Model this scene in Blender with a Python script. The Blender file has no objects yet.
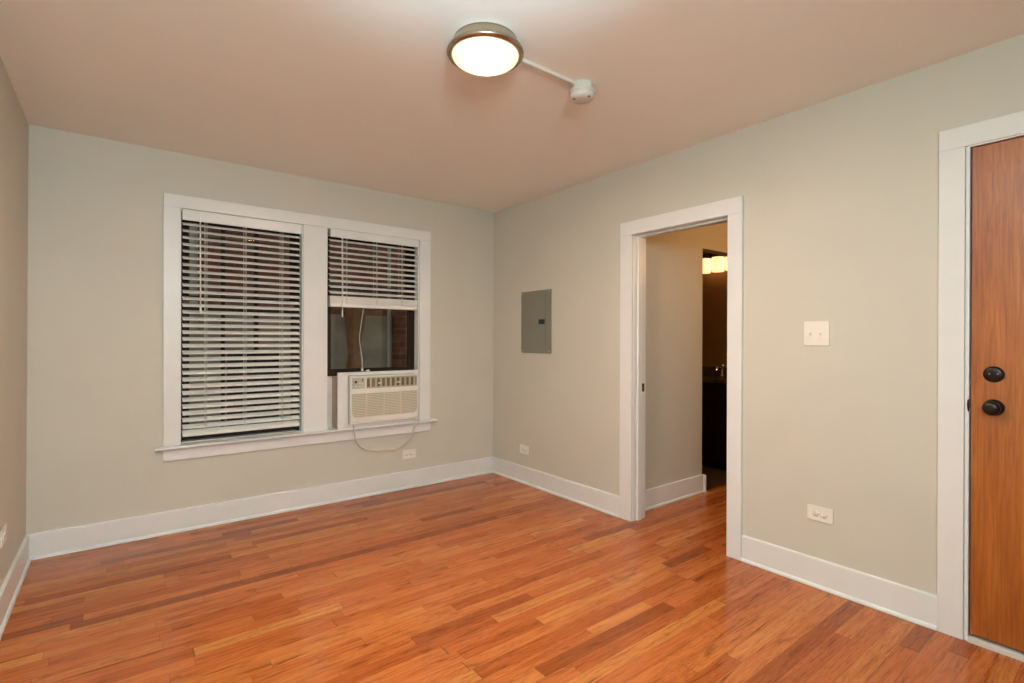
import bpy, bmesh, math, random
from mathutils import Vector, Matrix
random.seed(7)
scene = bpy.context.scene
PI = math.pi

# ------------------------------------------------------------------ camera
cam_d = bpy.data.cameras.new('camera')
cam = bpy.data.objects.new('camera', cam_d)
scene.collection.objects.link(cam)
scene.camera = cam
yaw, pitch, roll = 0.6562, -0.0021, 0.0029
cyw, syw, cp, sp = math.cos(yaw), math.sin(yaw), math.cos(pitch), math.sin(pitch)
fw = Vector((syw*cp, cyw*cp, sp)); rt = Vector((cyw, -syw, 0)); up = rt.cross(fw)
rt, up = (rt*math.cos(roll) + up*math.sin(roll)), (up*math.cos(roll) - rt*math.sin(roll))
cam.matrix_world = Matrix(((rt.x, up.x, -fw.x, -2.7964), (rt.y, up.y, -fw.y, -3.9202),
                           (rt.z, up.z, -fw.z, 1.2385), (0, 0, 0, 1)))
cam_d.sensor_fit = 'HORIZONTAL'; cam_d.sensor_width = 36.0
cam_d.lens = 511.03/1024*36.0
cam_d.clip_start = 0.02

# ------------------------------------------------------------------ view, sky, lights
vs = scene.view_settings
scene.display_settings.display_device = 'sRGB'
vs.view_transform = 'Standard'; vs.look = 'None'; vs.gamma = 1.0; vs.use_curve_mapping = False
vs.exposure = 0.0

world = bpy.data.worlds.new('overcast_sky'); scene.world = world
world.use_nodes = True
bg = world.node_tree.nodes['Background']
bg.inputs['Color'].default_value = (1.0, 0.95, 0.86, 1)
bg.inputs['Strength'].default_value = 0.50

def area_light(name, loc, target, size, watts, col):
    d = bpy.data.lights.new(name, 'AREA'); d.shape = 'DISK'; d.size = size
    d.energy = watts; d.color = col
    o = bpy.data.objects.new(name, d); scene.collection.objects.link(o)
    o.location = loc
    o.rotation_euler = (Vector(target) - Vector(loc)).to_track_quat('-Z', 'Y').to_euler()
    return o
def point_light(name, loc, r, watts, col):
    d = bpy.data.lights.new(name, 'POINT'); d.shadow_soft_size = r
    d.energy = watts; d.color = col
    o = bpy.data.objects.new(name, d); scene.collection.objects.link(o); o.location = loc
    return o
def spot_light(name, loc, target, r, watts, col, angle):
    d = bpy.data.lights.new(name, 'SPOT'); d.shadow_soft_size = r
    d.energy = watts; d.color = col; d.spot_size = math.radians(angle); d.spot_blend = 0.8
    o = bpy.data.objects.new(name, d); scene.collection.objects.link(o); o.location = loc
    o.rotation_euler = (Vector(target) - Vector(loc)).to_track_quat('-Z', 'Y').to_euler()
    return o
# the photographer's flash, tipped up to bounce off the ceiling
spot_light('bounce_flash', (-2.72, -4.00, 1.45), (-2.36, -3.32, 2.44), 0.05, 330, (0.54, 0.82, 1.0), 62)
# added unseen fill behind the viewer, standing in for the even room light
area_light('rear_fill_light', (-2.90, -4.60, 1.90), (-2.40, 0.0, 1.40), 0.6, 54, (0.79, 0.99, 0.99))
# warm bulb in the hallway
point_light('hallway_bulb', (1.30, -2.72, 2.00), 0.08, 12.0, (1.0, 0.51, 0.18))

# ------------------------------------------------------------------ materials
MATS = {}
class N:
    """small node helper"""
    def __init__(s, name):
        s.m = bpy.data.materials.new(name); s.m.use_nodes = True
        s.t = s.m.node_tree; s.b = s.t.nodes['Principled BSDF']
        s.out = s.t.nodes['Material Output']
    def n(s, typ, **kw):
        x = s.t.nodes.new(typ)
        for k, v in kw.items(): setattr(x, k, v)
        return x
    def link(s, a, b): s.t.links.new(a, b)
    def val(s, sock, v):
        if hasattr(v, 'is_output') or isinstance(v, bpy.types.NodeSocket): s.link(v, sock)
        else: sock.default_value = v
    def math(s, op, a, b=0.0, c=0.0):
        x = s.n('ShaderNodeMath', operation=op)
        s.val(x.inputs[0], a); s.val(x.inputs[1], b); s.val(x.inputs[2], c)
        return x.outputs[0]
    def comb(s, x, y, z):
        c = s.n('ShaderNodeCombineXYZ')
        for i, v in enumerate((x, y, z)): s.val(c.inputs[i], v)
        return c.outputs[0]
    def noise(s, vec, scale, detail=3.0, rough=0.5, dist=0.0):
        x = s.n('ShaderNodeTexNoise'); s.link(vec, x.inputs['Vector'])
        x.inputs['Scale'].default_value = scale; x.inputs['Detail'].default_value = detail
        x.inputs['Roughness'].default_value = rough; x.inputs['Distortion'].default_value = dist
        return x.outputs['Fac']
    def ramp(s, fac, stops, interp='LINEAR'):
        x = s.n('ShaderNodeValToRGB'); cr = x.color_ramp; cr.interpolation = interp
        while len(cr.elements) < len(stops): cr.elements.new(0.5)
        for e, (p, c) in zip(cr.elements, stops):
            e.position = p; e.color = (c[0], c[1], c[2], 1)
        s.link(fac, x.inputs['Fac'])
        return x.outputs['Color']
    def mix(s, fac, a, b, mode='MIX'):
        x = s.n('ShaderNodeMix', data_type='RGBA', blend_type=mode)
        s.val(x.inputs[0], fac); 
        for sock, v in ((x.inputs[6], a), (x.inputs[7], b)):
            if isinstance(v, tuple): sock.default_value = (v[0], v[1], v[2], 1)
            else: s.link(v, sock)
        return x.outputs[2]
    def pos(s):
        return s.n('ShaderNodeNewGeometry').outputs['Position']
    def objc(s):
        return s.n('ShaderNodeTexCoord').outputs['Object']
    def bump(s, h, strength, dist=0.001):
        x = s.n('ShaderNodeBump'); x.inputs['Strength'].default_value = strength
        x.inputs['Distance'].default_value = dist
        s.link(h, x.inputs['Height']); s.link(x.outputs['Normal'], s.b.inputs['Normal'])

def srgb(r, g, b):
    f = lambda c: (c/255/12.92 if c/255 <= 0.04045 else ((c/255+0.055)/1.055)**2.4)
    return (f(r), f(g), f(b))

def paint(name, col, rough=0.5, var=0.04, vscale=6.0, bscale=0.0, bstr=0.1, metal=0.0, spec=0.5):
    k = N(name); p = k.objc()
    f = k.noise(p, vscale, 4.0)
    lo = tuple(c*(1-var) for c in col); hi = tuple(min(1, c*(1+var)) for c in col)
    k.link(k.ramp(f, [(0.3, lo), (0.7, hi)]), k.b.inputs['Base Color'])
    k.b.inputs['Roughness'].default_value = rough; k.b.inputs['Metallic'].default_value = metal
    k.b.inputs['Specular IOR Level'].default_value = spec
    if bscale: k.bump(k.noise(p, bscale, 3.0), bstr)
    MATS[name] = k.m
    return k.m

paint('wall_paint', (0.61, 0.59, 0.515), 0.55, 0.015, 3.0, 220, 0.06, spec=0.3)
paint('ceiling_paint', (0.92, 0.91, 0.86), 0.8, 0.015, 1.6, 160, 0.05, spec=0.2)
paint('trim_paint', (0.765, 0.775, 0.765), 0.32, 0.015, 8.0, 60, 0.03)
paint('blind_white', (0.86, 0.845, 0.80), 0.38, 0.02, 10.0)
paint('cord_white', (0.80, 0.77, 0.68), 0.6, 0.03)
paint('sash_brown', (0.022, 0.011, 0.006), 0.55, 0.15, spec=0.25)
paint('wood_brown', (0.30, 0.15, 0.07), 0.6, 0.2, 14)
paint('filler_tan', (0.36, 0.27, 0.19), 0.6, 0.1, 14)
paint('ac_plastic', (0.80, 0.785, 0.725), 0.4, 0.02)
paint('ac_grille', (0.70, 0.65, 0.53), 0.5, 0.03)
paint('ac_back', (0.36, 0.32, 0.235), 0.6, 0.03)
paint('ac_slot', (0.16, 0.125, 0.085), 0.6, 0.1)
paint('ac_vane', (0.50, 0.44, 0.32), 0.5, 0.05)
paint('ac_panel', (0.47, 0.475, 0.40), 0.4, 0.05)
paint('cord_beige', (0.70, 0.62, 0.49), 0.5, 0.05)
paint('panel_grey', (0.215, 0.215, 0.175), 0.42, 0.03)
paint('black_plastic', (0.018, 0.016, 0.014), 0.4, 0.1)
paint('bronze_dark', (0.022, 0.015, 0.011), 0.30, 0.2, 30, metal=0.4)
paint('screw_metal', (0.55, 0.5, 0.42), 0.3, 0.05, metal=1.0)
paint('plate_white', (0.83, 0.79, 0.72), 0.3, 0.01)
paint('slot_dark', (0.12, 0.10, 0.08), 0.6, 0.1)
paint('detector_white', (0.62, 0.60, 0.55), 0.45, 0.02)
paint('conduit_white', (0.70, 0.66, 0.61), 0.45, 0.02)
paint('threshold_metal', (0.62, 0.58, 0.52), 0.35, 0.05, 20)
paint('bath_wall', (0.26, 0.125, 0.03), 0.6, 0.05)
paint('espresso_wood', (0.012, 0.007, 0.005), 0.35, 0.2, 18)
paint('counter_stone', (0.10, 0.062, 0.035), 0.25, 0.5, 60)
paint('chrome', (0.8, 0.78, 0.74), 0.08, 0.0, metal=1.0)
paint('grey_stucco', (0.44, 0.40, 0.33), 0.9, 0.25, 3.0, 30, 0.3)
paint('outside_white', (0.62, 0.61, 0.57), 0.7, 0.08)
paint('concrete', (0.22, 0.21, 0.19), 0.9, 0.2, 4.0, 40, 0.3)

def m_nickel():
    k = N('brushed_nickel'); p = k.objc()
    f = k.noise(p, 60, 3.0)
    k.link(k.ramp(f, [(0.2, (0.42, 0.33, 0.24)), (0.8, (0.52, 0.42, 0.31))]), k.b.inputs['Base Color'])
    k.b.inputs['Metallic'].default_value = 1.0; k.b.inputs['Roughness'].default_value = 0.27
    MATS['nickel'] = k.m
m_nickel()

def m_glow(name, col, strength, edge_col=None, edge=1.0, r0=0.0, r1=0.0):
    """frosted glass lit from inside; brightest within r0 of the middle (nearest the bulbs), dimmer beyond r1"""
    k = N(name)
    k.b.inputs['Base Color'].default_value = (0.8, 0.75, 0.65, 1)
    k.b.inputs['Roughness'].default_value = 0.25
    f = k.noise(k.objc(), 14, 2.0)
    c = k.mix(f, tuple(c*0.94 for c in col), col)
    if edge_col:
        sx = k.n('ShaderNodeSeparateXYZ'); k.link(k.objc(), sx.inputs[0])
        rr = k.math('SQRT', k.math('ADD', k.math('MULTIPLY', sx.outputs[0], sx.outputs[0]), k.math('MULTIPLY', sx.outputs[1], sx.outputs[1])))
        mr = k.n('ShaderNodeMapRange', interpolation_type='SMOOTHSTEP'); k.link(rr, mr.inputs[0])
        mr.inputs[1].default_value = r0; mr.inputs[2].default_value = r1
        t = mr.outputs[0]
        c = k.mix(t, c, edge_col)
        st = k.math('MULTIPLY_ADD', k.math('POWER', k.math('SUBTRACT', 1.0, t), 3.0), strength-edge, edge)
        k.link(st, k.b.inputs['Emission Strength'])
    else: k.b.inputs['Emission Strength'].default_value = strength
    k.link(c, k.b.inputs['Emission Color'])
    MATS[name] = k.m
LAMP_STRENGTH = 1080.0
m_glow('lamp_glass', (1.0, 0.72, 0.56), LAMP_STRENGTH, (1.0, 0.80, 0.52), 1.12, 0.035, 0.112)
m_glow('vanity_glass', (1.0, 0.60, 0.28), 1.6)

def m_glass():
    k = N('window_glass')
    k.t.nodes.remove(k.b)
    fr = k.n('ShaderNodeFresnel'); fr.inputs['IOR'].default_value = 1.5
    tr = k.n('ShaderNodeBsdfTransparent'); tr.inputs['Color'].default_value = (0.86, 0.88, 0.86, 1)
    gl = k.n('ShaderNodeBsdfGlossy'); gl.inputs['Roughness'].default_value = 0.02
    gl.inputs['Color'].default_value = (0.55, 0.48, 0.38, 1)
    mx = k.n('ShaderNodeMixShader')
    k.link(fr.outputs[0], mx.inputs[0]); k.link(tr.outputs[0], mx.inputs[1]); k.link(gl.outputs[0], mx.inputs[2])
    k.link(mx.outputs[0], k.out.inputs['Surface'])
    MATS['glass'] = k.m
m_glass()

def m_floor():
    k = N('oak_strip_floor')
    sx = k.n('ShaderNodeSeparateXYZ'); k.link(k.pos(), sx.inputs[0])
    X, Y = sx.outputs[0], sx.outputs[1]
    BW = 0.0660
    v = k.math('DIVIDE', Y, BW)
    row = k.math('FLOOR', v)
    fv = k.math('SUBTRACT', v, row)
    wr = k.n('ShaderNodeTexWhiteNoise', noise_dimensions='1D'); k.link(row, wr.inputs['W'])
    row2 = k.math('ADD', row, 311.7)
    wr2 = k.n('ShaderNodeTexWhiteNoise', noise_dimensions='1D'); k.link(row2, wr2.inputs['W'])
    ln = k.math('MULTIPLY_ADD', wr.outputs['Value'], 0.60, 0.50)
    off = k.math('MULTIPLY', wr2.outputs['Value'], 9.0)
    # irregular board lengths: warp the running coordinate before cutting it up
    u0 = k.math('ADD', k.math('DIVIDE', X, ln), off)
    warp = k.math('MULTIPLY', k.math('SINE', k.math('MULTIPLY_ADD', u0, 1.9, k.math('MULTIPLY', wr.outputs['Value'], 30.0))), 0.33)
    u = k.math('ADD', u0, warp)
    brd = k.math('FLOOR', u)
    fu = k.math('SUBTRACT', u, brd)
    idv = k.comb(brd, row, 0.0)
    wb = k.n('ShaderNodeTexWhiteNoise', noise_dimensions='2D'); k.link(idv, wb.inputs['Vector'])
    rnd = wb.outputs['Value']
    sc = k.n('ShaderNodeSeparateColor'); k.link(wb.outputs['Color'], sc.inputs[0])
    base = k.ramp(rnd, [(0.0, srgb(150, 80, 38)), (0.12, srgb(172, 92, 46)), (0.30, srgb(188, 106, 57)),
                        (0.55, srgb(195, 113, 62)), (0.78, srgb(199, 120, 66)), (0.93, srgb(202, 128, 71)), (1.0, srgb(207, 140, 80))])
    # grain, stretched along the board and shifted for every board
    gx = k.math('MULTIPLY_ADD', rnd, 37.0, X)
    gy = k.math('MULTIPLY_ADD', sc.outputs[1], 11.0, Y)
    gv = k.comb(k.math('MULTIPLY', gx, 1.9), k.math('MULTIPLY', gy, 31.0), 0.0)
    g1 = k.noise(gv, 1.6, 5.0, 0.62, 1.1)
    gv2 = k.comb(k.math('MULTIPLY', gx, 7.0), k.math('MULTIPLY', gy, 150.0), 0.0)
    g2 = k.noise(gv2, 1.3, 4.0, 0.6, 0.2)
    gv3 = k.comb(k.math('MULTIPLY', gx, 4.5), k.math('MULTIPLY', gy, 17.0), 0.0)
    g3 = k.noise(gv3, 0.8, 3.0, 0.55, 1.8)
    # cathedral rings on some boards
    wv = k.n('ShaderNodeTexWave', wave_type='BANDS', bands_direction='Y')
    k.link(k.comb(k.math('MULTIPLY', gx, 0.55), k.math('ADD', gy, k.math('MULTIPLY', g3, 0.075)), 0.0), wv.inputs['Vector'])
    wv.inputs['Scale'].default_value = 26.0; wv.inputs['Distortion'].default_value = 2.2; wv.inputs['Detail'].default_value = 2.0
    t1 = k.ramp(g1, [(0.29, (0.34, 0.25, 0.18)), (0.39, (0.84, 0.79, 0.74)), (0.52, (1.02, 1.02, 1.02)), (0.64, (1.08, 1.10, 1.12)), (0.76, (0.86, 0.80, 0.74))])
    c1 = k.mix(1.0, base, t1, 'MULTIPLY')
    t2 = k.ramp(g2, [(0.28, (0.66, 0.58, 0.50)), (0.48, (1.0, 1.0, 1.0)), (0.7, (1.08, 1.07, 1.06))])
    c2 = k.mix(0.8, c1, t2, 'MULTIPLY')
    t3 = k.ramp(g3, [(0.28, (0.64, 0.58, 0.50)), (0.42, (0.98, 0.96, 0.95)), (0.58, (1.04, 1.00, 0.98)), (0.78, (1.06, 1.18, 1.22))])
    c3 = k.mix(0.95, c2, t3, 'MULTIPLY')
    t4 = k.ramp(wv.outputs['Fac'], [(0.0, (0.76, 0.68, 0.60)), (0.35, (1.0, 1.0, 1.0)), (1.0, (1.03, 1.03, 1.03))])
    c3 = k.mix(k.math('MULTIPLY', k.math('GREATER_THAN', sc.outputs[2], 0.45), 0.55), c3, t4, 'MULTIPLY')
    # joints
    ev = k.math('MINIMUM', fv, k.math('SUBTRACT', 1.0, fv))
    eu = k.math('MULTIPLY', k.math('MINIMUM', fu, k.math('SUBTRACT', 1.0, fu)), ln)
    jv = k.math('LESS_THAN', ev, 0.014)
    ju = k.math('LESS_THAN', eu, 0.0013)
    jj = k.math('MAXIMUM', jv, ju)
    c3 = k.mix(1.0, c3, (0.89, 0.87, 0.74), 'MULTIPLY')
    c4 = k.mix(k.math('MULTIPLY', jj, 0.55), c3, (0.085, 0.03, 0.010))
    k.link(c4, k.b.inputs['Base Color'])
    rr = k.n('ShaderNodeMapRange'); k.link(g1, rr.inputs[0])
    rr.inputs[3].default_value = 0.15; rr.inputs[4].default_value = 0.24
    k.link(rr.outputs[0], k.b.inputs['Roughness'])
    k.b.inputs['Specular IOR Level'].default_value = 0.33
    h = k.math('SUBTRACT', k.math('MULTIPLY', g2, 0.25), jj)
    k.bump(h, 0.12, 0.0008)
    MATS['oak_floor'] = k.m
m_floor()

def m_door():
    k = N('oak_veneer')
    sx = k.n('ShaderNodeSeparateXYZ'); k.link(k.pos(), sx.inputs[0])
    Y, Z = sx.outputs[1], sx.outputs[2]
    a = k.comb(k.math('MULTIPLY', Y, 9.0), 0.0, k.math('MULTIPLY', Z, 0.9))
    g1 = k.noise(a, 1.5, 3.0, 0.5, 1.2)
    b = k.comb(k.math('MULTIPLY', Y, 95.0), 0.0, k.math('MULTIPLY', Z, 3.2))
    g2 = k.noise(b, 1.3, 4.0, 0.6, 0.3)
    w = k.n('ShaderNodeTexWave', wave_type='BANDS', bands_direction='X')
    k.link(k.comb(k.math('ADD', Y, k.math('MULTIPLY', g1, 0.10)), 0.0, 0.0), w.inputs['Vector'])
    w.inputs['Scale'].default_value = 17.0; w.inputs['Distortion'].default_value = 3.0
    w.inputs['Detail'].default_value = 2.0
    base = k.ramp(g1, [(0.25, srgb(156, 82, 20)), (0.5, srgb(172, 97, 31)), (0.75, srgb(190, 115, 44))])
    t = k.ramp(w.outputs['Fac'], [(0.0, (0.86, 0.82, 0.78)), (0.5, (1.0, 1.0, 1.0)), (1.0, (1.05, 1.05, 1.05))])
    c = k.mix(0.8, base, t, 'MULTIPLY')
    t2 = k.ramp(g2, [(0.3, (0.66, 0.58, 0.50)), (0.5, (1.0, 1.0, 1.0)), (0.7, (1.12, 1.14, 1.16))])
    c = k.mix(0.9, c, t2, 'MULTIPLY')
    k.link(c, k.b.inputs['Base Color'])
    k.b.inputs['Roughness'].default_value = 0.34
    k.b.inputs['Coat Weight'].default_value = 1.0; k.b.inputs['Coat Roughness'].default_value = 0.28
    k.bump(g2, 0.06)
    MATS['oak_veneer'] = k.m
m_door()

def m_brick():
    k = N('red_brick')
    sx = k.n('ShaderNodeSeparateXYZ'); k.link(k.pos(), sx.inputs[0])
    v = k.comb(sx.outputs[0], sx.outputs[2], 0.0)
    br = k.n('ShaderNodeTexBrick'); k.link(v, br.inputs['Vector'])
    br.inputs['Scale'].default_value = 1.0
    br.inputs['Brick Width'].default_value = 0.21; br.inputs['Row Height'].default_value = 0.072
    br.inputs['Mortar Size'].default_value = 0.006
    br.inputs['Color1'].default_value = (0.36, 0.115, 0.075, 1)
    br.inputs['Color2'].default_value = (0.22, 0.078, 0.055, 1)
    br.inputs['Mortar'].default_value = (0.26, 0.19, 0.15, 1)
    n = k.noise(v, 9, 4.0)
    k.link(k.mix(1.0, br.outputs['Color'], k.ramp(n, [(0.3, (0.6, 0.6, 0.6)), (0.7, (1.2, 1.2, 1.2))]), 'MULTIPLY'), k.b.inputs['Base Color'])
    k.b.inputs['Roughness'].default_value = 0.9
    MATS['brick'] = k.m
m_brick()

def m_tile():
    k = N('brown_floor_tile')
    br = k.n('ShaderNodeTexBrick'); k.link(k.pos(), br.inputs['Vector'])
    br.offset = 0.0
    br.inputs['Scale'].default_value = 1.0
    br.inputs['Brick Width'].default_value = 0.3; br.inputs['Row Height'].default_value = 0.3
    br.inputs['Mortar Size'].default_value = 0.004
    br.inputs['Color1'].default_value = (0.10, 0.06, 0.035, 1); br.inputs['Color2'].default_value = (0.085, 0.05, 0.03, 1)
    br.inputs['Mortar'].default_value = (0.05, 0.035, 0.025, 1)
    k.link(br.outputs['Color'], k.b.inputs['Base Color'])
    k.b.inputs['Roughness'].default_value = 0.35
    MATS['tile'] = k.m
m_tile()

# ------------------------------------------------------------------ mesh helpers (all in world coordinates)
def bm_new(): return bmesh.new()
def add_box(bm, x0, x1, y0, y1, z0, z1, bevel=0.0, seg=2):
    b = bmesh.new()
    bmesh.ops.create_cube(b, size=1.0)
    for v in b.verts:
        v.co = Vector(((x0+x1)/2 + v.co.x*(x1-x0), (y0+y1)/2 + v.co.y*(y1-y0), (z0+z1)/2 + v.co.z*(z1-z0)))
    if bevel > 0:
        bmesh.ops.bevel(b, geom=b.edges[:], offset=bevel, segments=seg, profile=0.5, affect='EDGES')
    merge(bm, b)
def merge(bm, b, mat=None):
    vm = {}
    for v in b.verts:
        vm[v] = bm.verts.new(mat @ v.co if mat else v.co)
    for f in b.faces:
        try:
            g = bm.faces.new([vm[v] for v in f.verts]); g.smooth = f.smooth
        except ValueError: pass
    b.free()
AX = {'x': Matrix.Rotation(PI/2, 4, 'Y'), '-x': Matrix.Rotation(-PI/2, 4, 'Y'), 'y': Matrix.Rotation(-PI/2, 4, 'X'),
      '-y': Matrix.Rotation(PI/2, 4, 'X'), 'z': Matrix.Identity(4), '-z': Matrix.Rotation(PI, 4, 'X')}
def add_lathe(bm, center, axis, prof, seg=40, smooth=True, scale=(1, 1)):
    """prof = (radius, height) along the axis from center"""
    b = bmesh.new(); rings = []
    for r, h in prof:
        if r < 1e-6: rings.append([b.verts.new((0, 0, h))])
        else: rings.append([b.verts.new((r*scale[0]*math.cos(2*PI*i/seg), r*scale[1]*math.sin(2*PI*i/seg), h)) for i in range(seg)])
    for a, c in zip(rings, rings[1:]):
        for i in range(seg):
            j = (i+1) % seg
            vs_ = [a[i] if len(a) > 1 else a[0], a[j] if len(a) > 1 else a[0], c[j] if len(c) > 1 else c[0], c[i] if len(c) > 1 else c[0]]
            u_ = []
            for q in vs_:
                if q not in u_: u_.append(q)
            if len(u_) >= 3:
                f = b.faces.new(u_); f.smooth = smooth
    for rg in (rings[0], rings[-1]):
        if len(rg) > 1:
            b.faces.new(rg)
    bmesh.ops.recalc_face_normals(b, faces=b.faces[:])
    merge(bm, b, Matrix.Translation(Vector(center)) @ AX[axis])
def add_tube(bm, pts, r, seg=10):
    pts = [Vector(p) for p in pts]; rings = []
    b = bmesh.new()
    for i, p in enumerate(pts):
        t = (pts[min(i+1, len(pts)-1)] - pts[max(i-1, 0)]).normalized()
        ref = Vector((0, 0, 1)) if abs(t.z) < 0.95 else Vector((0, 1, 0))
        a = t.cross(ref).normalized(); c = t.cross(a).normalized()
        rings.append([b.verts.new(p + a*r*math.cos(2*PI*k/seg) + c*r*math.sin(2*PI*k/seg)) for k in range(seg)])
    for A, B in zip(rings, rings[1:]):
        for k in range(seg):
            f = b.faces.new((A[k], A[(k+1) % seg], B[(k+1) % seg], B[k])); f.smooth = True
    b.faces.new(rings[0]); b.faces.new(rings[-1])
    bmesh.ops.recalc_face_normals(b, faces=b.faces[:])
    merge(bm, b)
def spline(pts, n=10):
    P = [Vector(p) for p in pts]; out = []
    for i in range(len(P)-1):
        p0, p1, p2, p3 = P[max(i-1, 0)], P[i], P[i+1], P[min(i+2, len(P)-1)]
        for k in range(n):
            t = k/n
            out.append(0.5*((2*p1) + (p2-p0)*t + (2*p0-5*p1+4*p2-p3)*t*t + (3*p1-p0-3*p2+p3)*t**3))
    out.append(P[-1]); return out
def add_extrude(bm, poly, axis, a0, a1):
    """poly: list of (u, w). axis 'x': points (a,u,w); 'y': (u,a,w); 'z': (u,w,a)"""
    def P(a, u, w): return (a, u, w) if axis == 'x' else ((u, a, w) if axis == 'y' else (u, w, a))
    b = bmesh.new()
    A = [b.verts.new(P(a0, u, w)) for u, w in poly]; B = [b.verts.new(P(a1, u, w)) for u, w in poly]
    b.faces.new(A); b.faces.new(B)
    n = len(poly)
    for i in range(n): b.faces.new((A[i], A[(i+1) % n], B[(i+1) % n], B[i]))
    bmesh.ops.recalc_face_normals(b, faces=b.faces[:])
    merge(bm, b)

def link(o): scene.collection.objects.link(o); return o
def tag(o, label=None, cat=None, group=None, kind=None):
    if label: o['label'] = label
    if cat: o['category'] = cat
    if group: o['group'] = group
    if kind: o['kind'] = kind
    return o
ROOT = {}
def obj(name, bm, mat, parent=None, origin=None, label=None):
    """link a bmesh (world coordinates) as one mesh object"""
    if parent is not None: org = ROOT[parent.name]
    elif origin is not None: org = Vector(origin)
    else:
        xs = [v.co for v in bm.verts]
        org = Vector(((min(c.x for c in xs)+max(c.x for c in xs))/2, (min(c.y for c in xs)+max(c.y for c in xs))/2, min(c.z for c in xs)))
    for v in bm.verts: v.co -= org
    me = bpy.data.meshes.new(name); bm.to_mesh(me); bm.free()
    me.materials.append(MATS[mat])
    o = link(bpy.data.objects.new(name, me))
    if parent is not None: o.parent = parent
    else: o.location = org
    ROOT[o.name] = org
    if label: o['label'] = label
    return o
def thing(name, loc, label, cat, group=None, kind=None):
    o = link(bpy.data.objects.new(name, None)); o.location = loc; o.empty_display_size = 0.1
    ROOT[o.name] = Vector(loc)
    return tag(o, label, cat, group, kind)
def copy_tree(o, parent=None):
    c = o.copy(); link(c)
    if parent is not None: c.parent = parent
    for ch in list(o.children): copy_tree(ch, c)
    return c
def box_obj(name, mat, parent, *boxes, bevel=0.0, **kw):
    bm = bm_new()
    for bx in boxes: add_box(bm, *bx, bevel=bevel)
    return obj(name, bm, mat, parent, **kw)

def wall_cells(bm, plane, a0, a1, u0, u1, z0, z1, holes):
    """a slab between a0..a1 across, u0..u1 along, holes = (u0,u1,z0,z1); cut into columns"""
    us = sorted(set([u0, u1] + [h[0] for h in holes] + [h[1] for h in holes]))
    for p, q in zip(us, us[1:]):
        hs = sorted([h for h in holes if h[0] <= p+1e-6 and h[1] >= q-1e-6], key=lambda h: h[2])
        z = z0
        spans = []
        for h in hs:
            if h[2] > z: spans.append((z, h[2]))
            z = h[3]
        if z < z1: spans.append((z, z1))
        for s, e in spans:
            if plane == 'y': add_box(bm, p, q, a0, a1, s, e)
            else: add_box(bm, a0, a1, p, q, s, e)

# ------------------------------------------------------------------ room shell
H = 2.44; W = 3.196; YR = -6.40
WT = 0.20      # outer wall thickness
RT = 0.12      # wall between the room and the hallway
OL = (-2.482, -1.722); ORR = (-1.549, -0.778); ZS = 0.56; ZH = 2.086    # window openings
DY = (-2.352, -1.640); DZ = 1.972                                       # doorway rough opening
EY = (-4.27, -3.388); EZ = 2.052                                        # entry door opening

bm = bm_new(); wall_cells(bm, 'y', 0.0, WT, -W-0.10, 0.0, 0.0, H, [(OL[0], OL[1], ZS-0.02, ZH), (ORR[0], ORR[1], ZS-0.02, ZH)])
tag(obj('wall_back', bm, 'wall_paint'), 'greenish beige far wall holding the double window', 'wall', kind='structure')
bm = bm_new(); wall_cells(bm, 'x', 0.0, RT, YR, WT, 0.0, H, [(DY[0], DY[1], 0.0, DZ), (EY[0], EY[1], 0.0, EZ)])
tag(obj('wall_right', bm, 'wall_paint'), 'greenish beige wall on the right with open doorway and oak door', 'wall', kind='structure')
bm = bm_new(); wall_cells(bm, 'x', -W-0.15, -W, YR, WT, 0.0, H, [])
for v in bm.verts: v.co.x -= 0.010*(1 - v.co.z/H)                       # slightly out of plumb
tag(obj('wall_left', bm, 'wall_paint'), 'greenish beige wall at the left edge of the photo', 'wall', kind='structure')
bm = bm_new(); wall_cells(bm, 'y', YR-0.15, YR, -W-0.15, 2.6, 0.0, H, [])
tag(obj('wall_rear', bm, 'wall_paint'), 'beige wall closing the room behind the viewer', 'wall', kind='structure')
tag(box_obj('ceiling', 'ceiling_paint', None, (-W-0.15, 2.6, YR-0.15, WT, H, H+0.12)), 'plain off-white ceiling with the round lamp', 'ceiling', kind='structure')
HY = -1.55                                                              # hallway wall face
tag(box_obj('floor', 'oak_floor', None, (-W-0.15, 0.0, YR-0.15, WT, -0.06, 0.0), (0.0, 2.6, YR-0.15, HY, -0.06, 0.0)),
    'glossy reddish oak strip floor running into the hallway', 'floor', kind='structure')
tag(box_obj('floor_bathroom', 'tile', None, (0.0, 2.6, HY, WT, -0.06, -0.001)), 'dark brown tile floor in front of the vanity', 'floor', kind='structure')

# hallway and bathroom beyond the doorway
bm = bm_new(); wall_cells(bm, 'y', HY, HY+0.10, RT, 2.30, 0.0, H, [(1.0, 2.20, 0.0, 2.0)])
tag(obj('wall_hall', bm, 'wall_paint'), 'beige hallway wall seen through the open doorway', 'wall', kind='structure')
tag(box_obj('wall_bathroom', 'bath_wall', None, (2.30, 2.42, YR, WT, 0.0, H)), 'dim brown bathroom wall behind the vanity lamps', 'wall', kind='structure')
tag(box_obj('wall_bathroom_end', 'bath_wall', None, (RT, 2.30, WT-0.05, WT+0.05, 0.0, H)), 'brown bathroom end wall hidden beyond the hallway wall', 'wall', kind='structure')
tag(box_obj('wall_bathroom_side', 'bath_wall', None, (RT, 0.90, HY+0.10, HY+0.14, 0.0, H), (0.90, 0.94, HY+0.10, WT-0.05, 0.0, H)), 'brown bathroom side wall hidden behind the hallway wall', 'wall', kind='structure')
tag(box_obj('wall_hall_side', 'wall_paint', None, (RT, 2.30, -2.95, -2.85, 0.0, H)), 'beige hallway wall opposite the bathroom opening', 'wall', kind='structure')

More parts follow.
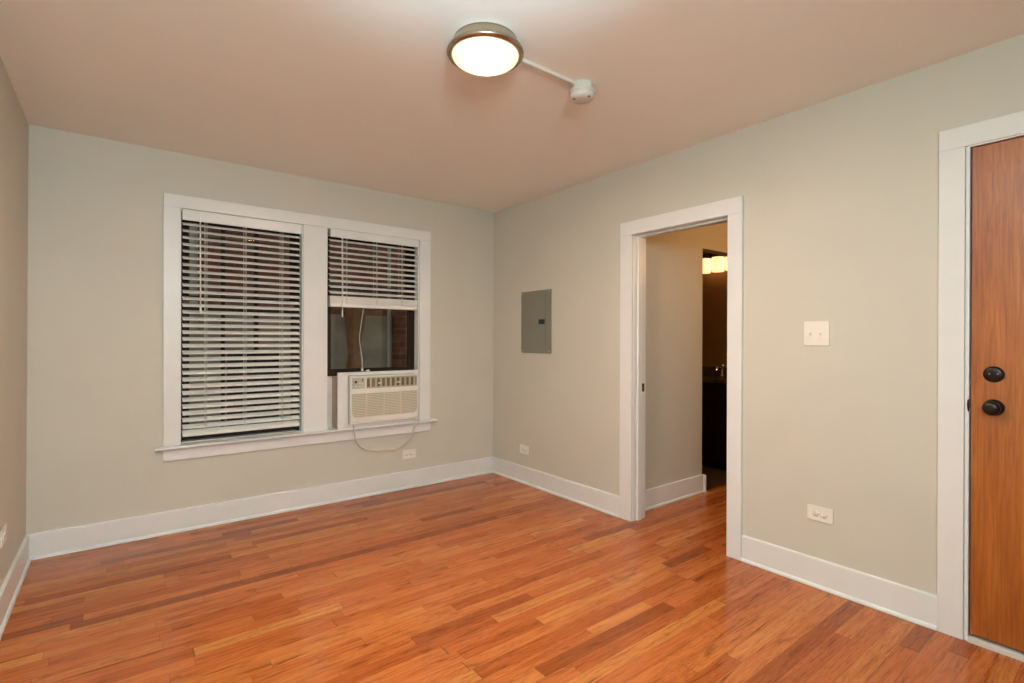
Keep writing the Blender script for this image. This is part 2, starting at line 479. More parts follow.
# ------------------------------------------------------------------ baseboards (board with eased top and shoe moulding)
def base_profile(sgn=1, h=0.145):
    t = 0.015; s = 0.011
    pr = [(0, 0.0), (t+s-0.003, 0.0), (t+s-0.003, 0.0025), (t+s, 0.0025)]
    for i in range(1, 6):
        a = i/6*PI/2
        pr.append((t + s*math.cos(a), 0.0025 + 0.0165*math.sin(a)))
    pr += [(t, 0.019), (t, h-0.006), (t-0.002, h-0.0015), (t-0.006, h), (0, h)]
    return [(sgn*u, w) for u, w in pr]
def baseboard(name, runs, label):
    bm = bm_new()
    for axis, plane, sgn, a0, a1 in runs:
        poly = [(plane+u, w) for u, w in base_profile(sgn)]
        add_extrude(bm, poly, axis, a0, a1)
    return tag(obj(name, bm, 'trim_paint'), label, 'baseboard', kind='structure')
baseboard('baseboard_back', [('x', 0.0, -1, -W-0.009, 0.0)], 'white baseboard along the far wall under the window')
baseboard('baseboard_right', [('y', 0.0, -1, -1.550, -0.032), ('y', 0.0, -1, -3.300, -2.432)], 'white baseboard along the right wall, broken by the doorway')
baseboard('baseboard_left', [('y', -W-0.0095, 1, YR, -0.032)], 'white baseboard along the left wall')
baseboard('baseboard_rear', [('x', YR, 1, -W, 0.0)], 'white baseboard along the wall behind the viewer')
baseboard('baseboard_hall', [('x', HY, -1, RT+0.02, 1.0), ('y', 1.0, 1, HY-0.032, HY+0.10)], 'white baseboard on the hallway wall seen through the doorway')

# ------------------------------------------------------------------ window trim
CT = 0.020
t1 = thing('trim_1', (-1.62, 0, 0.464), 'white flat casing around the double window with sill and apron', 'window trim', kind='structure')
box_obj('casing', 'trim_paint', t1, (-2.572, OL[0], -CT, 0, ZS, ZH-0.002), (ORR[1], -0.676, -CT, 0, ZS, ZH-0.002), bevel=0.002)
box_obj('head_casing', 'trim_paint', t1, (-2.572, -0.676, -CT-0.001, 0, ZH-0.002, 2.166), bevel=0.002)
box_obj('mullion', 'trim_paint', t1, (OL[1], ORR[0], -CT+0.003, 0, ZS, ZH-0.002), bevel=0.002)
bm = bm_new()
poly = [(-0.064, 0.548), (-0.060, 0.5435), (0.06, 0.5435), (0.06, 0.560), (-0.058, 0.560), (-0.063, 0.557)]
add_extrude(bm, poly, 'x', -2.482, -1.722); add_extrude(bm, poly, 'x', -1.549, -0.778)
poly2 = [(u if u < 0 else 0.0, w) for u, w in poly]
for a, b_ in ((-2.616, -2.482), (-1.722, -1.549), (-0.778, -0.628)): add_extrude(bm, poly2, 'x', a, b_)
obj('window_sill', bm, 'trim_paint', t1)
box_obj('apron', 'trim_paint', t1, (-2.572, -0.672, -CT, 0, 0.464, 0.5435), bevel=0.003)

# ------------------------------------------------------------------ windows: liner, dark sashes, panes
def sash(parent, name, x0, x1, z0, z1, y0, y1, st, bot, top):
    s = box_obj(name, 'sash_brown', parent, (x0, x0+st, y0, y1, z0, z1), (x1-st, x1, y0, y1, z0, z1),
                (x0+st, x1-st, y0, y1, z0, z0+bot), (x0+st, x1-st, y0, y1, z1-top, z1), bevel=0.003)
    ym = (y0+y1)/2
    box_obj('pane', 'glass', s, (x0+st-0.004, x1-st+0.004, ym-0.002, ym+0.002, z0+bot-0.004, z1-top+0.004))
    return s
def window(name, x0, x1, lift, label):
    w = thing(name, ((x0+x1)/2, 0.1, ZS), label, 'window', kind='structure')
    t = 0.006
    box_obj('jamb_liner', 'trim_paint', w, (x0, x0+t, 0.0, WT, ZS, ZH), (x1-t, x1, 0.0, WT, ZS, ZH), (x0+t, x1-t, 0.0, WT, ZH-t, ZH),
            (x0+t, x1-t, 0.06, WT+0.03, ZS-0.02, ZS+0.004))
    sash(w, 'lower_sash', x0+0.010, x1-0.010, 0.572+lift, 1.46+lift*0.55, 0.075, 0.108, 0.048, 0.055, 0.035)
    sash(w, 'upper_sash', x0+0.010, x1-0.010, 1.50, ZH-0.008, 0.116, 0.148, 0.048, 0.035, 0.05)
    # parting stops, dark
    box_obj('sash_track', 'sash_brown', w, (x0+t, x0+0.020, 0.066, 0.155, ZS+0.004, ZH-t), (x1-0.020, x1-t, 0.066, 0.155, ZS+0.004, ZH-t))
    return w
window('window_1', OL[0], OL[1], 0.0, 'left window with dark sashes behind the fully lowered blind')
window('window_2', ORR[0], ORR[1], 0.385, 'right window with dark lower sash raised above the air conditioner')

# ------------------------------------------------------------------ blinds
def add_slat(bm, x0, x1, yc, zc, depth, th, tilt):
    """a slightly crowned slat; positive tilt drops the room-side edge"""
    n = 4; topv = []; botv = []
    for i in range(n+1):
        s = -0.5 + i/n
        crown = 0.0016*(1-(2*s)**2)
        y = s*depth; z = crown
        yy = y*math.cos(tilt) - z*math.sin(tilt); zz = z*math.cos(tilt) + y*math.sin(tilt)
        topv.append((yc+yy, zc+zz+th/2)); botv.append((yc+yy, zc+zz-th/2))
    add_extrude(bm, topv + botv[::-1], 'x', x0, x1)
def blind(x0, x1, zs, tilt, stack, rail, ladders, wand, label, valance_z):
    """zs hanging slats; stack = (z0, z1) gathered slats; rail = (z0, z1) bottom rail"""
    yc = 0.030
    root = thing('venetian_blind', ((x0+x1)/2, yc, rail[0]), label, 'window blind', 'white venetian blinds in the double window')
    v = bm_new()
    add_box(v, x0-0.004, x1+0.004, -0.012, -0.002, valance_z[0], valance_z[1], bevel=0.002)
    obj('valance', v, 'trim_paint', root)
    box_obj('head_rail', 'blind_white', root, (x0, x1, 0.004, 0.056, 2.034, 2.078), bevel=0.002)
    b = bm_new()
    for z in zs: add_slat(b, x0, x1, yc, z, 0.050, 0.0028, tilt)
    if stack:
        n = int((stack[1]-stack[0])/0.0036)
        for i in range(n):
            j = 0.0012*math.sin(i*2.3)
            add_slat(b, x0+j, x1+j, yc+j, stack[0]+(i+0.5)*0.0036, 0.050, 0.0028, 0.0)
    obj('slats', b, 'blind_white', root)
    r = bm_new()
    if stack: add_box(r, x0, x1, yc-0.027, yc+0.027, rail[0], rail[1], bevel=0.004)
    else:
        zc = (rail[0]+rail[1])/2
        q = bmesh.new(); bmesh.ops.create_cube(q, size=1.0)
        for w_ in q.verts: w_.co = Vector((w_.co.x*(x1-x0), w_.co.y*0.052, w_.co.z*0.018))
        bmesh.ops.bevel(q, geom=q.edges[:], offset=0.003, segments=2, affect='EDGES')
        merge(r, q, Matrix.Translation(((x0+x1)/2, yc, zc)) @ Matrix.Rotation(tilt+0.16, 4, 'X'))
    obj('bottom_rail', r, 'blind_white', root)
    ztop = 2.036; zb = rail[1]-0.004
    for lx in ladders:
        lb = bm_new()
        for yy in (yc-0.027, yc+0.027):
            add_tube(lb, [(lx-0.004, yy, ztop), (lx-0.004, yy, zb)], 0.0013, 6)
        add_tube(lb, [(lx+0.004, yc-0.026, ztop), (lx+0.004, yc-0.026, zb)], 0.0012, 6)
        obj('ladder_cord', lb, 'cord_white', root)
    wb = bm_new()
    add_tube(wb, [(wand[0], -0.014, 2.04), (wand[0]+0.002, -0.018, wand[1]+0.05)], 0.0042, 8)
    add_lathe(wb, (wand[0]+0.002, -0.018, wand[1]), 'z', [(0, 0), (0.005, 0.002), (0.0066, 0.02), (0.005, 0.05), (0, 0.052)], 10)
    obj('tilt_wand', wb, 'blind_white', root)
    return root
PITCH = 0.0442
blind(-2.466, -1.738, [1.994 - PITCH*i for i in range(31)], math.radians(25), None, (0.606, 0.642),
      (-2.335, -2.100, -1.862), (-2.372, 1.405), 'white blind fully lowered over the left window', (2.012, 2.080))
rb = blind(-1.520, -0.790, [2.004 - PITCH*i for i in range(10)], math.radians(25), (1.522, 1.578), (1.492, 1.521),
      (-1.395, -1.150, -0.930), (-1.437, 1.415), 'white blind drawn halfway up over the air conditioner', (2.022, 2.084))
cb = bm_new()
add_tube(cb, spline([(-1.262, -0.005, 1.50), (-1.285, -0.012, 1.36), (-1.300, -0.02, 1.25), (-1.285, -0.030, 1.10), (-1.284, -0.036, 1.020)], 8), 0.0022, 6)
lc = obj('lift_cord', cb, 'cord_white', rb)
tb = bm_new()
add_lathe(tb, (-1.284, -0.036, 0.994), 'z', [(0, 0), (0.010, 0.001), (0.009, 0.012), (0.004, 0.028), (0, 0.030)], 12)
add_lathe(tb, (-1.255, -0.032, 0.9975), 'x', [(0, 0), (0.004, 0.001), (0.0075, 0.02), (0.007, 0.03), (0, 0.031)], 12)
obj('cord_tassel', tb, 'cord_white', lc)

# ------------------------------------------------------------------ window air conditioner
fr = thing('mounting_frame', (-1.153, -0.03, 0.56), 'white wooden surround boxed around the air conditioner on the sill', 'frame')
FX0, FX1, FZ0, FZ1 = -1.482, -0.812, 0.5602, 0.990
box_obj('frame_stile', 'trim_paint', fr, (FX0, FX0+0.048, -0.056, -0.038, FZ0, FZ1), bevel=0.002)
box_obj('frame_stile', 'trim_paint', fr, (FX1-0.040, FX1, -0.056, -0.038, FZ0, FZ1), bevel=0.002)
box_obj('frame_rail', 'trim_paint', fr, (FX0+0.048, FX1-0.040, -0.056, -0.038, FZ1-0.026, FZ1), bevel=0.002)
box_obj('frame_rail', 'trim_paint', fr, (FX0+0.048, FX1-0.040, -0.056, -0.038, FZ0, FZ0+0.030), bevel=0.002)
box_obj('side_stand_in', 'ac_plastic', fr, (FX0+0.048, FX0+0.081, -0.049, -0.039, FZ0+0.030, FZ1-0.026), bevel=0.002)  # added strip standing in for the pale lit side of the unit
fl = thing('filler_panel', (-1.515, 0.05, 0.5642), 'narrow white and tan filler strip left of the air conditioner', 'panel')
box_obj('white_strip', 'outside_white', fl, (-1.541, -1.500, 0.02, 0.07, 0.565, 0.955), bevel=0.002)
box_obj('tan_board', 'filler_tan', fl, (-1.496, -1.455, 0.030, 0.050, 0.565, 0.955), bevel=0.001, label='tan board edge')

ac = thing('air_conditioner', (-1.125, -0.03, 0.592), 'cream window air conditioner sitting on the sill of right window', 'air conditioner')
UX0, UX1, UZ0, UZ1 = -1.398, -0.822, 0.600, 0.962
YF = -0.090
box_obj('housing', 'ac_plastic', ac, (UX0+0.004, UX1-0.004, -0.0470, 0.42, 0.5915, 0.958), bevel=0.006)
b = bm_new()
# front cover: slab with a rounded border, openings left for vents by raised bands
add_box(b, UX0, UX1, -0.0760, -0.070, UZ0, UZ1, bevel=0.008, seg=3)
add_box(b, UX0+0.001, UX1-0.001, YF, -0.0720, 0.838, 0.862, bevel=0.003)          # band between vent and grille
add_box(b, UX0+0.001, UX1-0.001, YF, -0.0720, 0.9475, UZ1, bevel=0.003)
add_box(b, UX0+0.001, UX0+0.012, YF, -0.0720, 0.862, 0.9475, bevel=0.003)
add_box(b, UX1-0.014, UX1-0.001, YF, -0.0720, 0.862, 0.9475, bevel=0.003)
add_box(b, -1.282, -1.268, YF, -0.0720, 0.862, 0.9475, bevel=0.003)
obj('front_cover', b, 'ac_plastic', ac)
# grille border with rounded lower corners
def rrect(x0, x1, z0, z1, rb_, rt_, n=7):
    pts = []
    for cx, cz, r, a0 in ((x1-rt_, z1-rt_, rt_, 0), (x0+rt_, z1-rt_, rt_, PI/2), (x0+rb_, z0+rb_, rb_, PI), (x1-rb_, z0+rb_, rb_, 1.5*PI)):
        for i in range(n+1):
            a = a0 + PI/2*i/n; pts.append((cx + r*math.cos(a), cz + r*math.sin(a)))
    return pts
b = bm_new()
outer = rrect(UX0+0.001, UX1-0.001, 0.606, 0.838, 0.014, 0.002); inner = rrect(UX0+0.012, UX1-0.012, 0.640, 0.826, 0.045, 0.004)
V = [[b.verts.new((x, y, z)) for x, z in pl] for pl, y in ((outer, YF+0.004), (outer, -0.0720), (inner, YF+0.001), (inner, -0.0720))]
n = len(outer)
for i in range(n):
    j = (i+1) % n
    b.faces.new((V[0][i], V[0][j], V[2][j], V[2][i])); b.faces.new((V[0][i], V[0][j], V[1][j], V[1][i])); b.faces.new((V[2][i], V[2][j], V[3][j], V[3][i]))
bmesh.ops.recalc_face_normals(b, faces=b.faces[:])
obj('grille_border', b, 'ac_plastic', ac)
b = bm_new()
gi = rrect(UX0+0.011, UX1-0.011, 0.639, 0.827, 0.046, 0.004)
add_extrude(b, gi, 'y', -0.0790, -0.0720)
gb = obj('intake_grille', b, 'ac_back', ac, label='beige ribbed intake grille')
b = bm_new()
def xr(z):  # width of grille at height z
    x0, x1, z0, r = UX0+0.012, UX1-0.012, 0.640, 0.045
    if z >= z0+r: return x0, x1
    d = r - math.sqrt(max(0, r*r - (z0+r-z)**2)); return x0+d, x1-d
nr = 15
for i in range(nr):
    z = 0.6435 + i*(0.8235-0.6435)/(nr-1)
    a, c = xr(z)
    add_box(b, a, c, -0.0865, -0.0780, z-0.0040, z+0.0040)
for xx in (-1.268, -1.124, -0.980):
    add_box(b, xx-0.004, xx+0.004, -0.0868, -0.0780, 0.641, 0.825)
obj('grille_ribs', b, 'ac_grille', gb)
# outlet vent with vertical vanes
vt = box_obj('vent_recess', 'ac_slot', ac, (-1.268, UX1-0.014, -0.0775, -0.0730, 0.862, 0.9475), label='dark recessed vent')
b = bm_new()
for i in range(10):
    xx = -1.232 + i*0.0415
    q = bmesh.new(); bmesh.ops.create_cube(q, size=1.0)
    for w_ in q.verts: w_.co = Vector((w_.co.x*0.010, w_.co.y*0.014, w_.co.z*0.078))
    merge(b, q, Matrix.Translation((xx, -0.0825, 0.905)) @ Matrix.Rotation(0.5, 4, 'Z'))
for zz in (0.868, 0.942): add_box(b, -1.266, UX1-0.016, -0.0885, -0.0770, zz-0.004, zz+0.004)
obj('vanes', b, 'ac_vane', vt)
for xx in (-1.160, -1.000):
    box_obj('vent_tab', 'ac_plastic', vt, (xx-0.014, xx+0.014, -0.0915, -0.0820, 0.896, 0.904), bevel=0.002)
cpn = box_obj('control_panel', 'ac_panel', ac, (UX0+0.012, -1.282, -0.0855, -0.0720, 0.864, 0.9465), bevel=0.002, label='grey green control panel')
b = bm_new(); add_lathe(b, (-1.353, -0.0855, 0.915), '-y', [(0, 0), (0.010, 0), (0.009, 0.003), (0, 0.0035)], 16)
obj('sensor_window', b, 'black_plastic', cpn)
b = bm_new(); add_lathe(b, (-1.300, -0.0855, 0.927), '-y', [(0, 0), (0.006, 0), (0.005, 0.002), (0, 0.0025)], 12)
obj('indicator', b, 'black_plastic', cpn)
for xx, zz in ((-1.385, 0.928), (-1.385, 0.905), (-1.385, 0.880), (-1.353, 0.880), (-1.322, 0.880), (-1.322, 0.905), (-1.300, 0.900), (-1.300, 0.880)):
    box_obj('button', 'ac_grille', cpn, (xx-0.008, xx+0.008, -0.0875, -0.0840, zz-0.005, zz+0.005), bevel=0.0015)
# bottom tray lip and power cord
box_obj('base_lip', 'ac_plastic', ac, (UX0-0.006, UX1+0.004, -0.088, -0.058, 0.5905, 0.603), bevel=0.003)
cord = [(-1.368, -0.074, 0.592), (-1.364, -0.078, 0.560), (-1.350, -0.072, 0.480), (-1.310, -0.05, 0.415), (-1.235, -0.022, 0.370), (-1.13, -0.014, 0.345),
        (-1.03, -0.014, 0.340), (-0.955, -0.022, 0.352), (-0.905, -0.045, 0.395), (-0.870, -0.070, 0.470), (-0.846, -0.082, 0.545), (-0.842, -0.080, 0.590)]
b = bm_new(); add_tube(b, spline(cord, 8), 0.0056, 10)
obj('power_cord', b, 'cord_beige', ac, label='beige power cord hanging in a loop')
b = bm_new(); add_tube(b, [(-1.20, -0.0195, 0.366), (-1.10, -0.0150, 0.3515), (-1.00, -0.0155, 0.3475)], 0.0062, 10)

obj('cord_tie', b, 'cord_white', ac)

# ------------------------------------------------------------------ electrical panel
ep = thing('breaker_panel', (0, -0.626, 1.134), 'grey metal electrical panel on the right wall near the corner', 'electrical panel')
box_obj('cover', 'panel_grey', ep, (-0.012, 0, -0.818, -0.434, 1.134, 1.658), bevel=0.003)
pd = box_obj('panel_door', 'panel_grey', ep, (-0.0165, -0.011, -0.760, -0.456, 1.192, 1.640), bevel=0.0025)
box_obj('latch', 'black_plastic', pd, (-0.0215, -0.014, -0.750, -0.676, 1.374, 1.415), bevel=0.003, label='black latch')
for y, z in ((-0.450, 1.150), (-0.802, 1.150), (-0.450, 1.642), (-0.802, 1.642)):
    b = bm_new(); add_lathe(b, (-0.012, y, z), '-x', [(0, 0), (0.007, 0), (0.006, 0.002), (0, 0.003)], 12)
    obj('screw', b, 'screw_metal', ep)
b = bm_new(); add_tube(b, [(-0.0125, -0.7645, 1.62), (-0.0125, -0.7645, 1.21)], 0.003, 8)
obj('hinge_rib', b, 'panel_grey', ep)

# ------------------------------------------------------------------ outlets and switch (built facing -y at the origin, then turned)
def outlet_proto(label, group):
    r = thing('wall_outlet', (0, 0, 0), label, 'outlet', group)
    box_obj('cover_plate', 'plate_white', r, (-0.060, 0.060, -0.006, 0, -0.037, 0.037), bevel=0.0025)
    for s in (-1, 1):
        b = bm_new(); add_lathe(b, (s*0.0195, -0.0055, 0), '-y', [(0, 0), (0.0165, 0), (0.016, 0.0022), (0, 0.0024)], 24)
        f = obj('receptacle', b, 'plate_white', r)
        box_obj('slot', 'slot_dark', f, (s*0.0195-0.0045, s*0.0195+0.0045, -0.0084, -0.0075, 0.0055, 0.0075), (s*0.0195-0.0035, s*0.0195+0.0035, -0.0084, -0.0075, -0.0075, -0.0055))
        b = bm_new(); add_lathe(b, (s*0.0195+0.010, -0.0076, 0), '-y', [(0, 0), (0.0024, 0), (0.0024, 0.0008), (0, 0.0008)], 10)
        obj('ground_hole', b, 'slot_dark', f)
    b = bm_new(); add_lathe(b, (0, -0.0058, 0), '-y', [(0, 0), (0.0035, 0), (0.003, 0.0012), (0, 0.0014)], 10)
    obj('screw', b, 'screw_metal', r)
    return r
GRP = 'white outlets low on the walls'
o1 = outlet_proto('white outlet low on the far wall beneath the hanging cord', GRP)
o1.location = (-0.864, 0, 0.284)
for loc, rz, lab in (((0, -0.472, 0.291), -PI/2, 'small white outlet low on right wall near the far corner'),
                     ((0, -2.833, 0.370), -PI/2, 'white outlet low on right wall between doorway and oak door'),
                     ((-W-0.0075, -0.745, 0.364), PI/2, 'white outlet low on the left wall at the photo edge')):
    c = copy_tree(o1); c.location = loc; c.rotation_euler = (0, 0, rz); c['label'] = lab

sw = thing('light_switch', (0, -2.812, 1.278), 'white double toggle switch plate on the wall beside the oak door', 'light switch')
box_obj('cover_plate', 'plate_white', sw, (-0.006, 0, -2.873, -2.752, 1.216, 1.340), bevel=0.0025)
for s in (-1, 1):
    yc = -2.8085 + s*0.023
    tg = box_obj('toggle', 'plate_white', sw, (-0.0075, -0.005, yc-0.0055, yc+0.0055, 1.2645, 1.2895), bevel=0.0008)
    b = bm_new()
    q = bmesh.new(); bmesh.ops.create_cube(q, size=1.0)
    for w_ in q.verts: w_.co = Vector((w_.co.x*0.014, w_.co.y*0.0085, w_.co.z*0.008))
    bmesh.ops.bevel(q, geom=q.edges[:], offset=0.0015, segments=2, affect='EDGES')
    merge(b, q, Matrix.Translation((-0.011, yc, 1.274)) @ Matrix.Rotation(-0.5, 4, 'Y'))
    obj('lever', b, 'plate_white', tg)
    for dz in (-0.030, 0.030):
        b = bm_new(); add_lathe(b, (-0.0058, yc, 1.278+dz), '-x', [(0, 0), (0.003, 0), (0.0027, 0.001), (0, 0.0012)], 10)
        obj('screw', b, 'plate_white', sw)

# ------------------------------------------------------------------ open doorway: casing, jamb, stop, strike
t2 = thing('trim_2', (0, -1.99, 0), 'white flat casing and jamb of the open doorway', 'door trim', kind='structure')
JY0, JY1, JZ = -2.340, -1.656, 1.962
box_obj('casing', 'trim_paint', t2, (-0.020, 0, -1.652, -1.550, 0, JZ+0.002), (-0.020, 0, -2.430, -2.344, 0, JZ+0.002), bevel=0.002)
box_obj('head_casing', 'trim_paint', t2, (-0.021, 0, -2.430, -1.550, JZ+0.002, 2.057), bevel=0.002)
box_obj('jamb', 'trim_paint', t2, (-0.0015, RT+0.001, JY1, DY[1], 0, JZ), (-0.0015, RT+0.001, DY[0], JY0, 0, JZ), (-0.0015, RT+0.001, DY[0], DY[1], JZ, DZ), bevel=0.0015)
box_obj('door_stop', 'trim_paint', t2, (0.035, 0.075, JY1-0.012, JY1, 0, JZ), (0.035, 0.075, JY0, JY0+0.012, 0, JZ), (0.035, 0.075, JY0+0.012, JY1-0.012, JZ-0.012, JZ), bevel=0.0015)
box_obj('strike_plate', 'bronze_dark', t2, (0.084, 0.112, JY1-0.002, JY1, 0.885, 0.942), bevel=0.0008, label='dark strike plate')
box_obj('hall_casing', 'trim_paint', t2, (RT, RT+0.018, -1.650, HY-0.001, 0, 2.05), (RT, RT+0.018, -2.43, -2.344, 0, 2.05), (RT, RT+0.018, -2.344, -1.650, JZ, 2.05))

# ------------------------------------------------------------------ entry door
t3 = thing('trim_3', (0, -3.83, 0), 'white flat casing and jamb around the oak entry door', 'door trim', kind='structure')
box_obj('casing', 'trim_paint', t3, (-0.020, 0, -3.386, -3.300, 0, EZ-0.004), (-0.020, 0, -4.356, -4.272, 0, EZ-0.004), bevel=0.002)
box_obj('head_casing', 'trim_paint', t3, (-0.0205, 0, -4.356, -3.300, EZ-0.004, 2.134), bevel=0.002)
box_obj('jamb', 'trim_paint', t3, (-0.013, RT, -3.400, -3.3868, 0, EZ-0.005), (-0.013, RT, -4.2695, -4.258, 0, EZ-0.005), (-0.013, RT, -4.258, -3.400, EZ-0.010, EZ-0.0005), bevel=0.0015)
box_obj('jamb_stop', 'sash_brown', t3, (0.048, 0.075, -3.412, -3.400, 0.02, EZ-0.011), (0.048, 0.075, -4.258, -4.246, 0.02, EZ-0.011), (0.048, 0.075, -4.246, -3.412, EZ-0.023, EZ-0.011))
bm = bm_new()
add_extrude(bm, [(-0.020, 0.0), (-0.018, 0.012), (-0.008, 0.019), (0.06, 0.019), (0.10, 0.012), (0.11, 0.0)], 'y', -4.258, -3.400)
tag(obj('threshold', bm, 'threshold_metal', t3), label='pale grey threshold strip')
door = thing('door_1', (0.02, -3.83, 0.026), 'varnished oak entry door with dark bronze knob and deadbolt', 'door', kind='structure')
box_obj('door_leaf', 'oak_veneer', door, (-0.002, 0.042, -4.253, -3.4045, 0.030, EZ-0.0135), bevel=0.0015)
b = bm_new()
add_lathe(b, (-0.002, -3.474, 1.108), '-x', [(0, 0), (0.0325, 0), (0.0325, 0.004), (0.030, 0.009), (0.022, 0.0125), (0.012, 0.0135), (0, 0.014)], 40)
db = obj('deadbolt', b, 'bronze_dark', door)
box_obj('thumb_turn', 'bronze_dark', db, (-0.026, -0.013, -3.4775, -3.4705, 1.097, 1.119), bevel=0.003)
for yy in (-0.0125, 0.0115):
    b = bm_new(); add_lathe(b, (-0.0145, -3.474+yy, 1.109), '-x', [(0, 0), (0.0032, 0), (0.0028, 0.0016), (0, 0.002)], 12)
    obj('screw', b, 'screw_metal', db)
b = bm_new()
add_lathe(b, (-0.002, -3.474, 0.974), '-x', [(0, 0), (0.033, 0), (0.033, 0.004), (0.029, 0.009), (0.015, 0.012), (0.0125, 0.020), (0.0125, 0.028), (0.019, 0.032),
          (0.0262, 0.038), (0.0285, 0.046), (0.0270, 0.054), (0.021, 0.0595), (0.012, 0.062), (0, 0.0625)], 40)
obj('door_knob', b, 'bronze_dark', door)
b = bm_new()
add_lathe(b, (-0.0125, -3.3985, 0.976), '-x', [(0, 0), (0.026, 0), (0.026, 0.0025), (0, 0.003)], 24, scale=(1.0, 0.16))
obj('latch_lip', b, 'bronze_dark', door)

# ------------------------------------------------------------------ ceiling light
LX, LY = -1.628, -2.222
cl = thing('ceiling_light', (LX, LY, H), 'lit round flush-mount ceiling lamp with brushed nickel rim', 'ceiling light')
b = bm_new()
add_lathe(b, (LX, LY, H), '-z', [(0, 0), (0.128, 0), (0.130, 0.010), (0.139, 0.026), (0.150, 0.039), (0.1545, 0.047), (0.1545, 0.053), (0.150, 0.058), (0.140, 0.061), (0.134, 0.060), (0.132, 0.052), (0, 0.050)], 64)
obj('rim', b, 'nickel', cl)
b = bm_new()
prof = [(0.1315, 0.053), (0.1325, 0.058)] + [(0.1325*math.cos(a), 0.060 + 0.040*math.sin(a)) for a in [i/12*PI/2 for i in range(1, 12)]] + [(0, 0.100)]
add_lathe(b, (LX, LY, H), '-z', prof, 64)
obj('glass_shade', b, 'lamp_glass', cl, label='glowing frosted glass bowl')

# ------------------------------------------------------------------ smoke detector on surface box, with raceway from the lamp
SX, SY = -1.070, -2.214
sd = thing('smoke_detector', (SX, SY, H), 'white round smoke detector on ceiling beside the lamp', 'smoke detector')
b = bm_new(); add_lathe(b, (SX, SY, H), '-z', [(0, 0), (0.054, 0), (0.054, 0.028), (0.052, 0.030), (0, 0.030)], 8, smooth=False)
obj('mounting_box', b, 'detector_white', sd)
b = bm_new(); add_lathe(b, (SX, SY, H-0.030), '-z', [(0, 0), (0.060, 0), (0.062, 0.003), (0.062, 0.010), (0.059, 0.013), (0.055, 0.014), (0.055, 0.019), (0.0575, 0.020), (0.055, 0.032), (0.047, 0.039), (0.030, 0.042), (0, 0.043)], 48)
body = obj('detector_body', b, 'detector_white', sd)
for dx, dy in ((-0.038, 0.016), (-0.003, -0.046)):
    b = bm_new(); add_lathe(b, (SX+dx, SY+dy, H-0.070), '-z', [(0, 0), (0.0065, 0), (0.0055, 0.0025), (0, 0.003)], 12)
    obj('sensor_port', b, 'slot_dark', body)
b = bm_new()
add_box(b, LX+0.150, SX-0.050, SY-0.0095, SY+0.0095, H-0.015, H, bevel=0.003)
tag(obj('wire_raceway', b, 'conduit_white'), 'thin white wiring channel on ceiling joining lamp and smoke detector', 'conduit')

# ------------------------------------------------------------------ bathroom: vanity, mirror, lamps
vn = thing('bathroom_vanity', (2.03, -1.0, 0), 'dark brown vanity cabinet in the dim bathroom beyond the doorway', 'vanity')
VX = 1.765; VY0, VY1 = -1.42, -0.45
box_obj('cabinet', 'espresso_wood', vn, (VX, 2.298, VY0, VY1, 0.09, 0.838), (VX+0.05, 2.298, VY0+0.01, VY1-0.01, 0.0, 0.09), bevel=0.002)
for a, c in ((-1.405, -1.20), (-1.190, -0.94), (-0.93, -0.68), (-0.67, -0.465)):
    d = box_obj('cabinet_door', 'espresso_wood', vn, (VX-0.018, VX, a, c, 0.11, 0.822), bevel=0.003)
    b = bm_new(); add_lathe(b, (VX-0.018, c-0.03, 0.70), '-x', [(0, 0), (0.006, 0), (0.006, 0.01), (0.012, 0.018), (0, 0.024)], 14)
    obj('knob', b, 'bronze_dark', d)
box_obj('countertop', 'counter_stone', vn, (VX-0.03, 2.298, VY0-0.012, VY1+0.012, 0.838, 0.872), (2.278, 2.298, VY0-0.012, VY1+0.012, 0.872, 0.96), bevel=0.003)
fa = thing('faucet', (2.20, -1.03, 0.872), 'small chrome tap glinting on the dark vanity counter', 'faucet')
b = bm_new(); add_lathe(b, (2.20, -1.03, 0.872), 'z', [(0, 0), (0.026, 0), (0.024, 0.008), (0.016, 0.014), (0.015, 0.09), (0, 0.095)], 20)
fb = obj('faucet_body', b, 'chrome', fa)
b = bm_new(); add_tube(b, spline([(2.20, -1.03, 0.945), (2.16, -1.03, 0.975), (2.11, -1.03, 0.965), (2.09, -1.03, 0.935)], 8), 0.011, 12)
obj('spout', b, 'chrome', fa)
b = bm_new(); add_tube(b, [(2.20, -1.03, 0.965), (2.225, -1.03, 1.005)], 0.007, 10)
obj('lever', b, 'chrome', fa)
vl = thing('vanity_light', (2.298, -0.98, 2.13), 'three lit amber glass shades on a bar above the vanity', 'wall lamp')
box_obj('back_plate', 'bronze_dark', vl, (2.278, 2.299, -1.24, -0.72, 2.125, 2.185), bevel=0.004)
for y in (-0.825, -0.980, -1.135):
    b = bm_new()
    add_tube(b, spline([(2.28, y, 2.155), (2.24, y, 2.165), (2.205, y, 2.155), (2.20, y, 2.13)], 6), 0.007, 8)
    add_lathe(b, (2.20, y, 2.123), 'z', [(0, 0), (0.026, 0), (0.022, 0.012), (0.010, 0.02), (0, 0.02)], 16)
    ar = obj('lamp_arm', b, 'bronze_dark', vl)
    b = bm_new(); add_lathe(b, (2.20, y, 1.968), 'z', [(0, 0.012), (0.045, 0.004), (0.061, 0.0), (0.064, 0.012), (0.066, 0.14), (0.060, 0.152), (0.030, 0.157), (0, 0.158)], 28)
    obj('glass_shade', b, 'vanity_glass', ar, label='glowing amber glass shade')

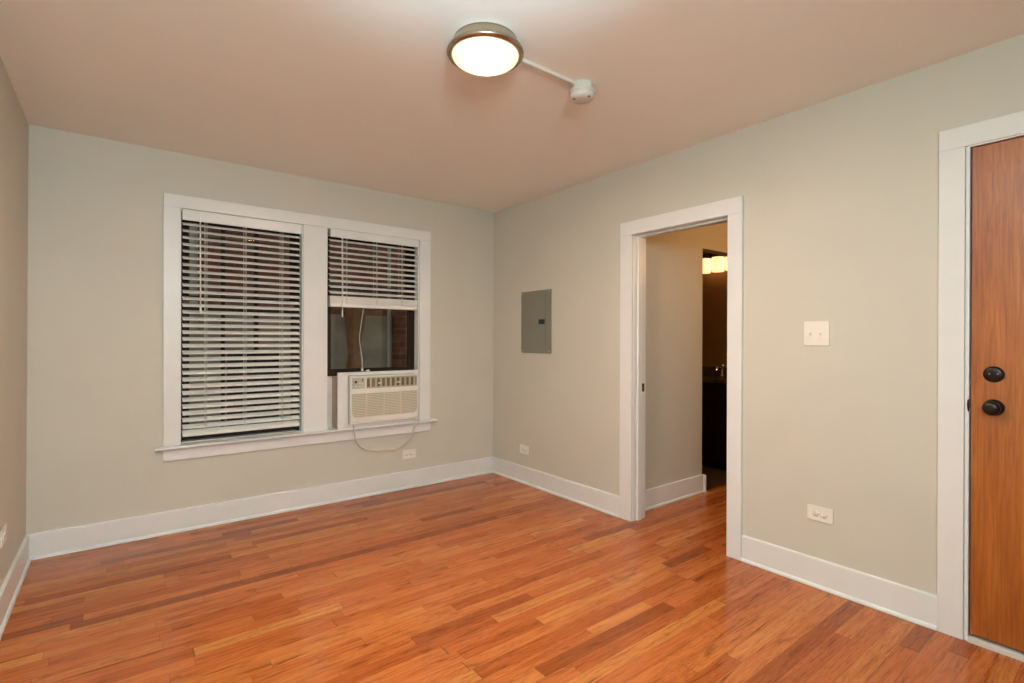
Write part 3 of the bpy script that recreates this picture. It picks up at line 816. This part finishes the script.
# ------------------------------------------------------------------ neighbouring house across the light well
NY = 1.75
nb = thing('neighbouring_house', (-1.5, NY, -0.5), 'red brick house wall with grey lower part outside the window', 'building')
box_obj('brick_wall', 'brick', nb, (-6.0, 3.5, NY, NY+0.2, 1.52, 5.5))
box_obj('lower_wall', 'grey_stucco', nb, (-6.0, 3.5, NY-0.03, NY+0.2, -0.6, 1.52), label='grey rendered lower wall')
w2 = box_obj('door_frame', 'sash_brown', nb, (-1.96, -1.90, NY-0.09, NY-0.03, -0.6, 1.06), (-1.56, -1.50, NY-0.09, NY-0.03, -0.6, 1.06), (-1.96, -1.50, NY-0.09, NY-0.03, 1.06, 1.12), label='dark door frame')
box_obj('door_panel', 'black_plastic', w2, (-1.90, -1.56, NY-0.06, NY-0.031, -0.6, 1.06))
def pipe(x, r, z0, z1, mat, lab):
    b = bm_new(); add_tube(b, [(x, NY-0.08, z0), (x, NY-0.08, z1)], r, 14); obj('downpipe', b, mat, nb, label=lab)
pipe(-2.24, 0.034, 1.30, 5.4, 'outside_white', 'white downpipe')
pipe(-2.00, 0.018, -0.6, 5.4, 'sash_brown', 'thin dark pipe')
pipe(-1.71, 0.022, -0.6, 5.4, 'sash_brown', 'thin dark pipe')
pipe(-0.30, 0.020, -0.6, 5.4, 'outside_white', 'thin pale pipe')
for i, (dx, ang) in enumerate(((-0.80, 0.16), (-0.66, -0.10))):
    b = bm_new(); q = bmesh.new(); bmesh.ops.create_cube(q, size=1.0)
    for w_ in q.verts: w_.co = Vector((w_.co.x*0.12, w_.co.y*0.03, w_.co.z*2.2))
    bmesh.ops.bevel(q, geom=q.edges[:], offset=0.004, segments=1, affect='EDGES')
    merge(b, q, Matrix.Translation((dx, NY-0.09 + 0.04*(ang > 0), 0.50)) @ Matrix.Rotation(ang, 4, 'Y'))
    tag(obj('wooden_board', b, 'wood_brown', None), ('rear brown board leaning right on the grey wall outside right window', 'front brown board leaning left on the grey wall outside right window')[i], 'board', 'boards outside the right window')
box_obj('brick_pier', 'brick', nb, (-0.24, 0.30, NY-0.20, NY, -0.6, 1.52))
tag(box_obj('light_well_ground', 'concrete', None, (-6.0, 3.5, WT+0.06, NY-0.03, -0.7, -0.6)), 'grey concrete ground of the gap outside the window', 'ground', kind='structure')
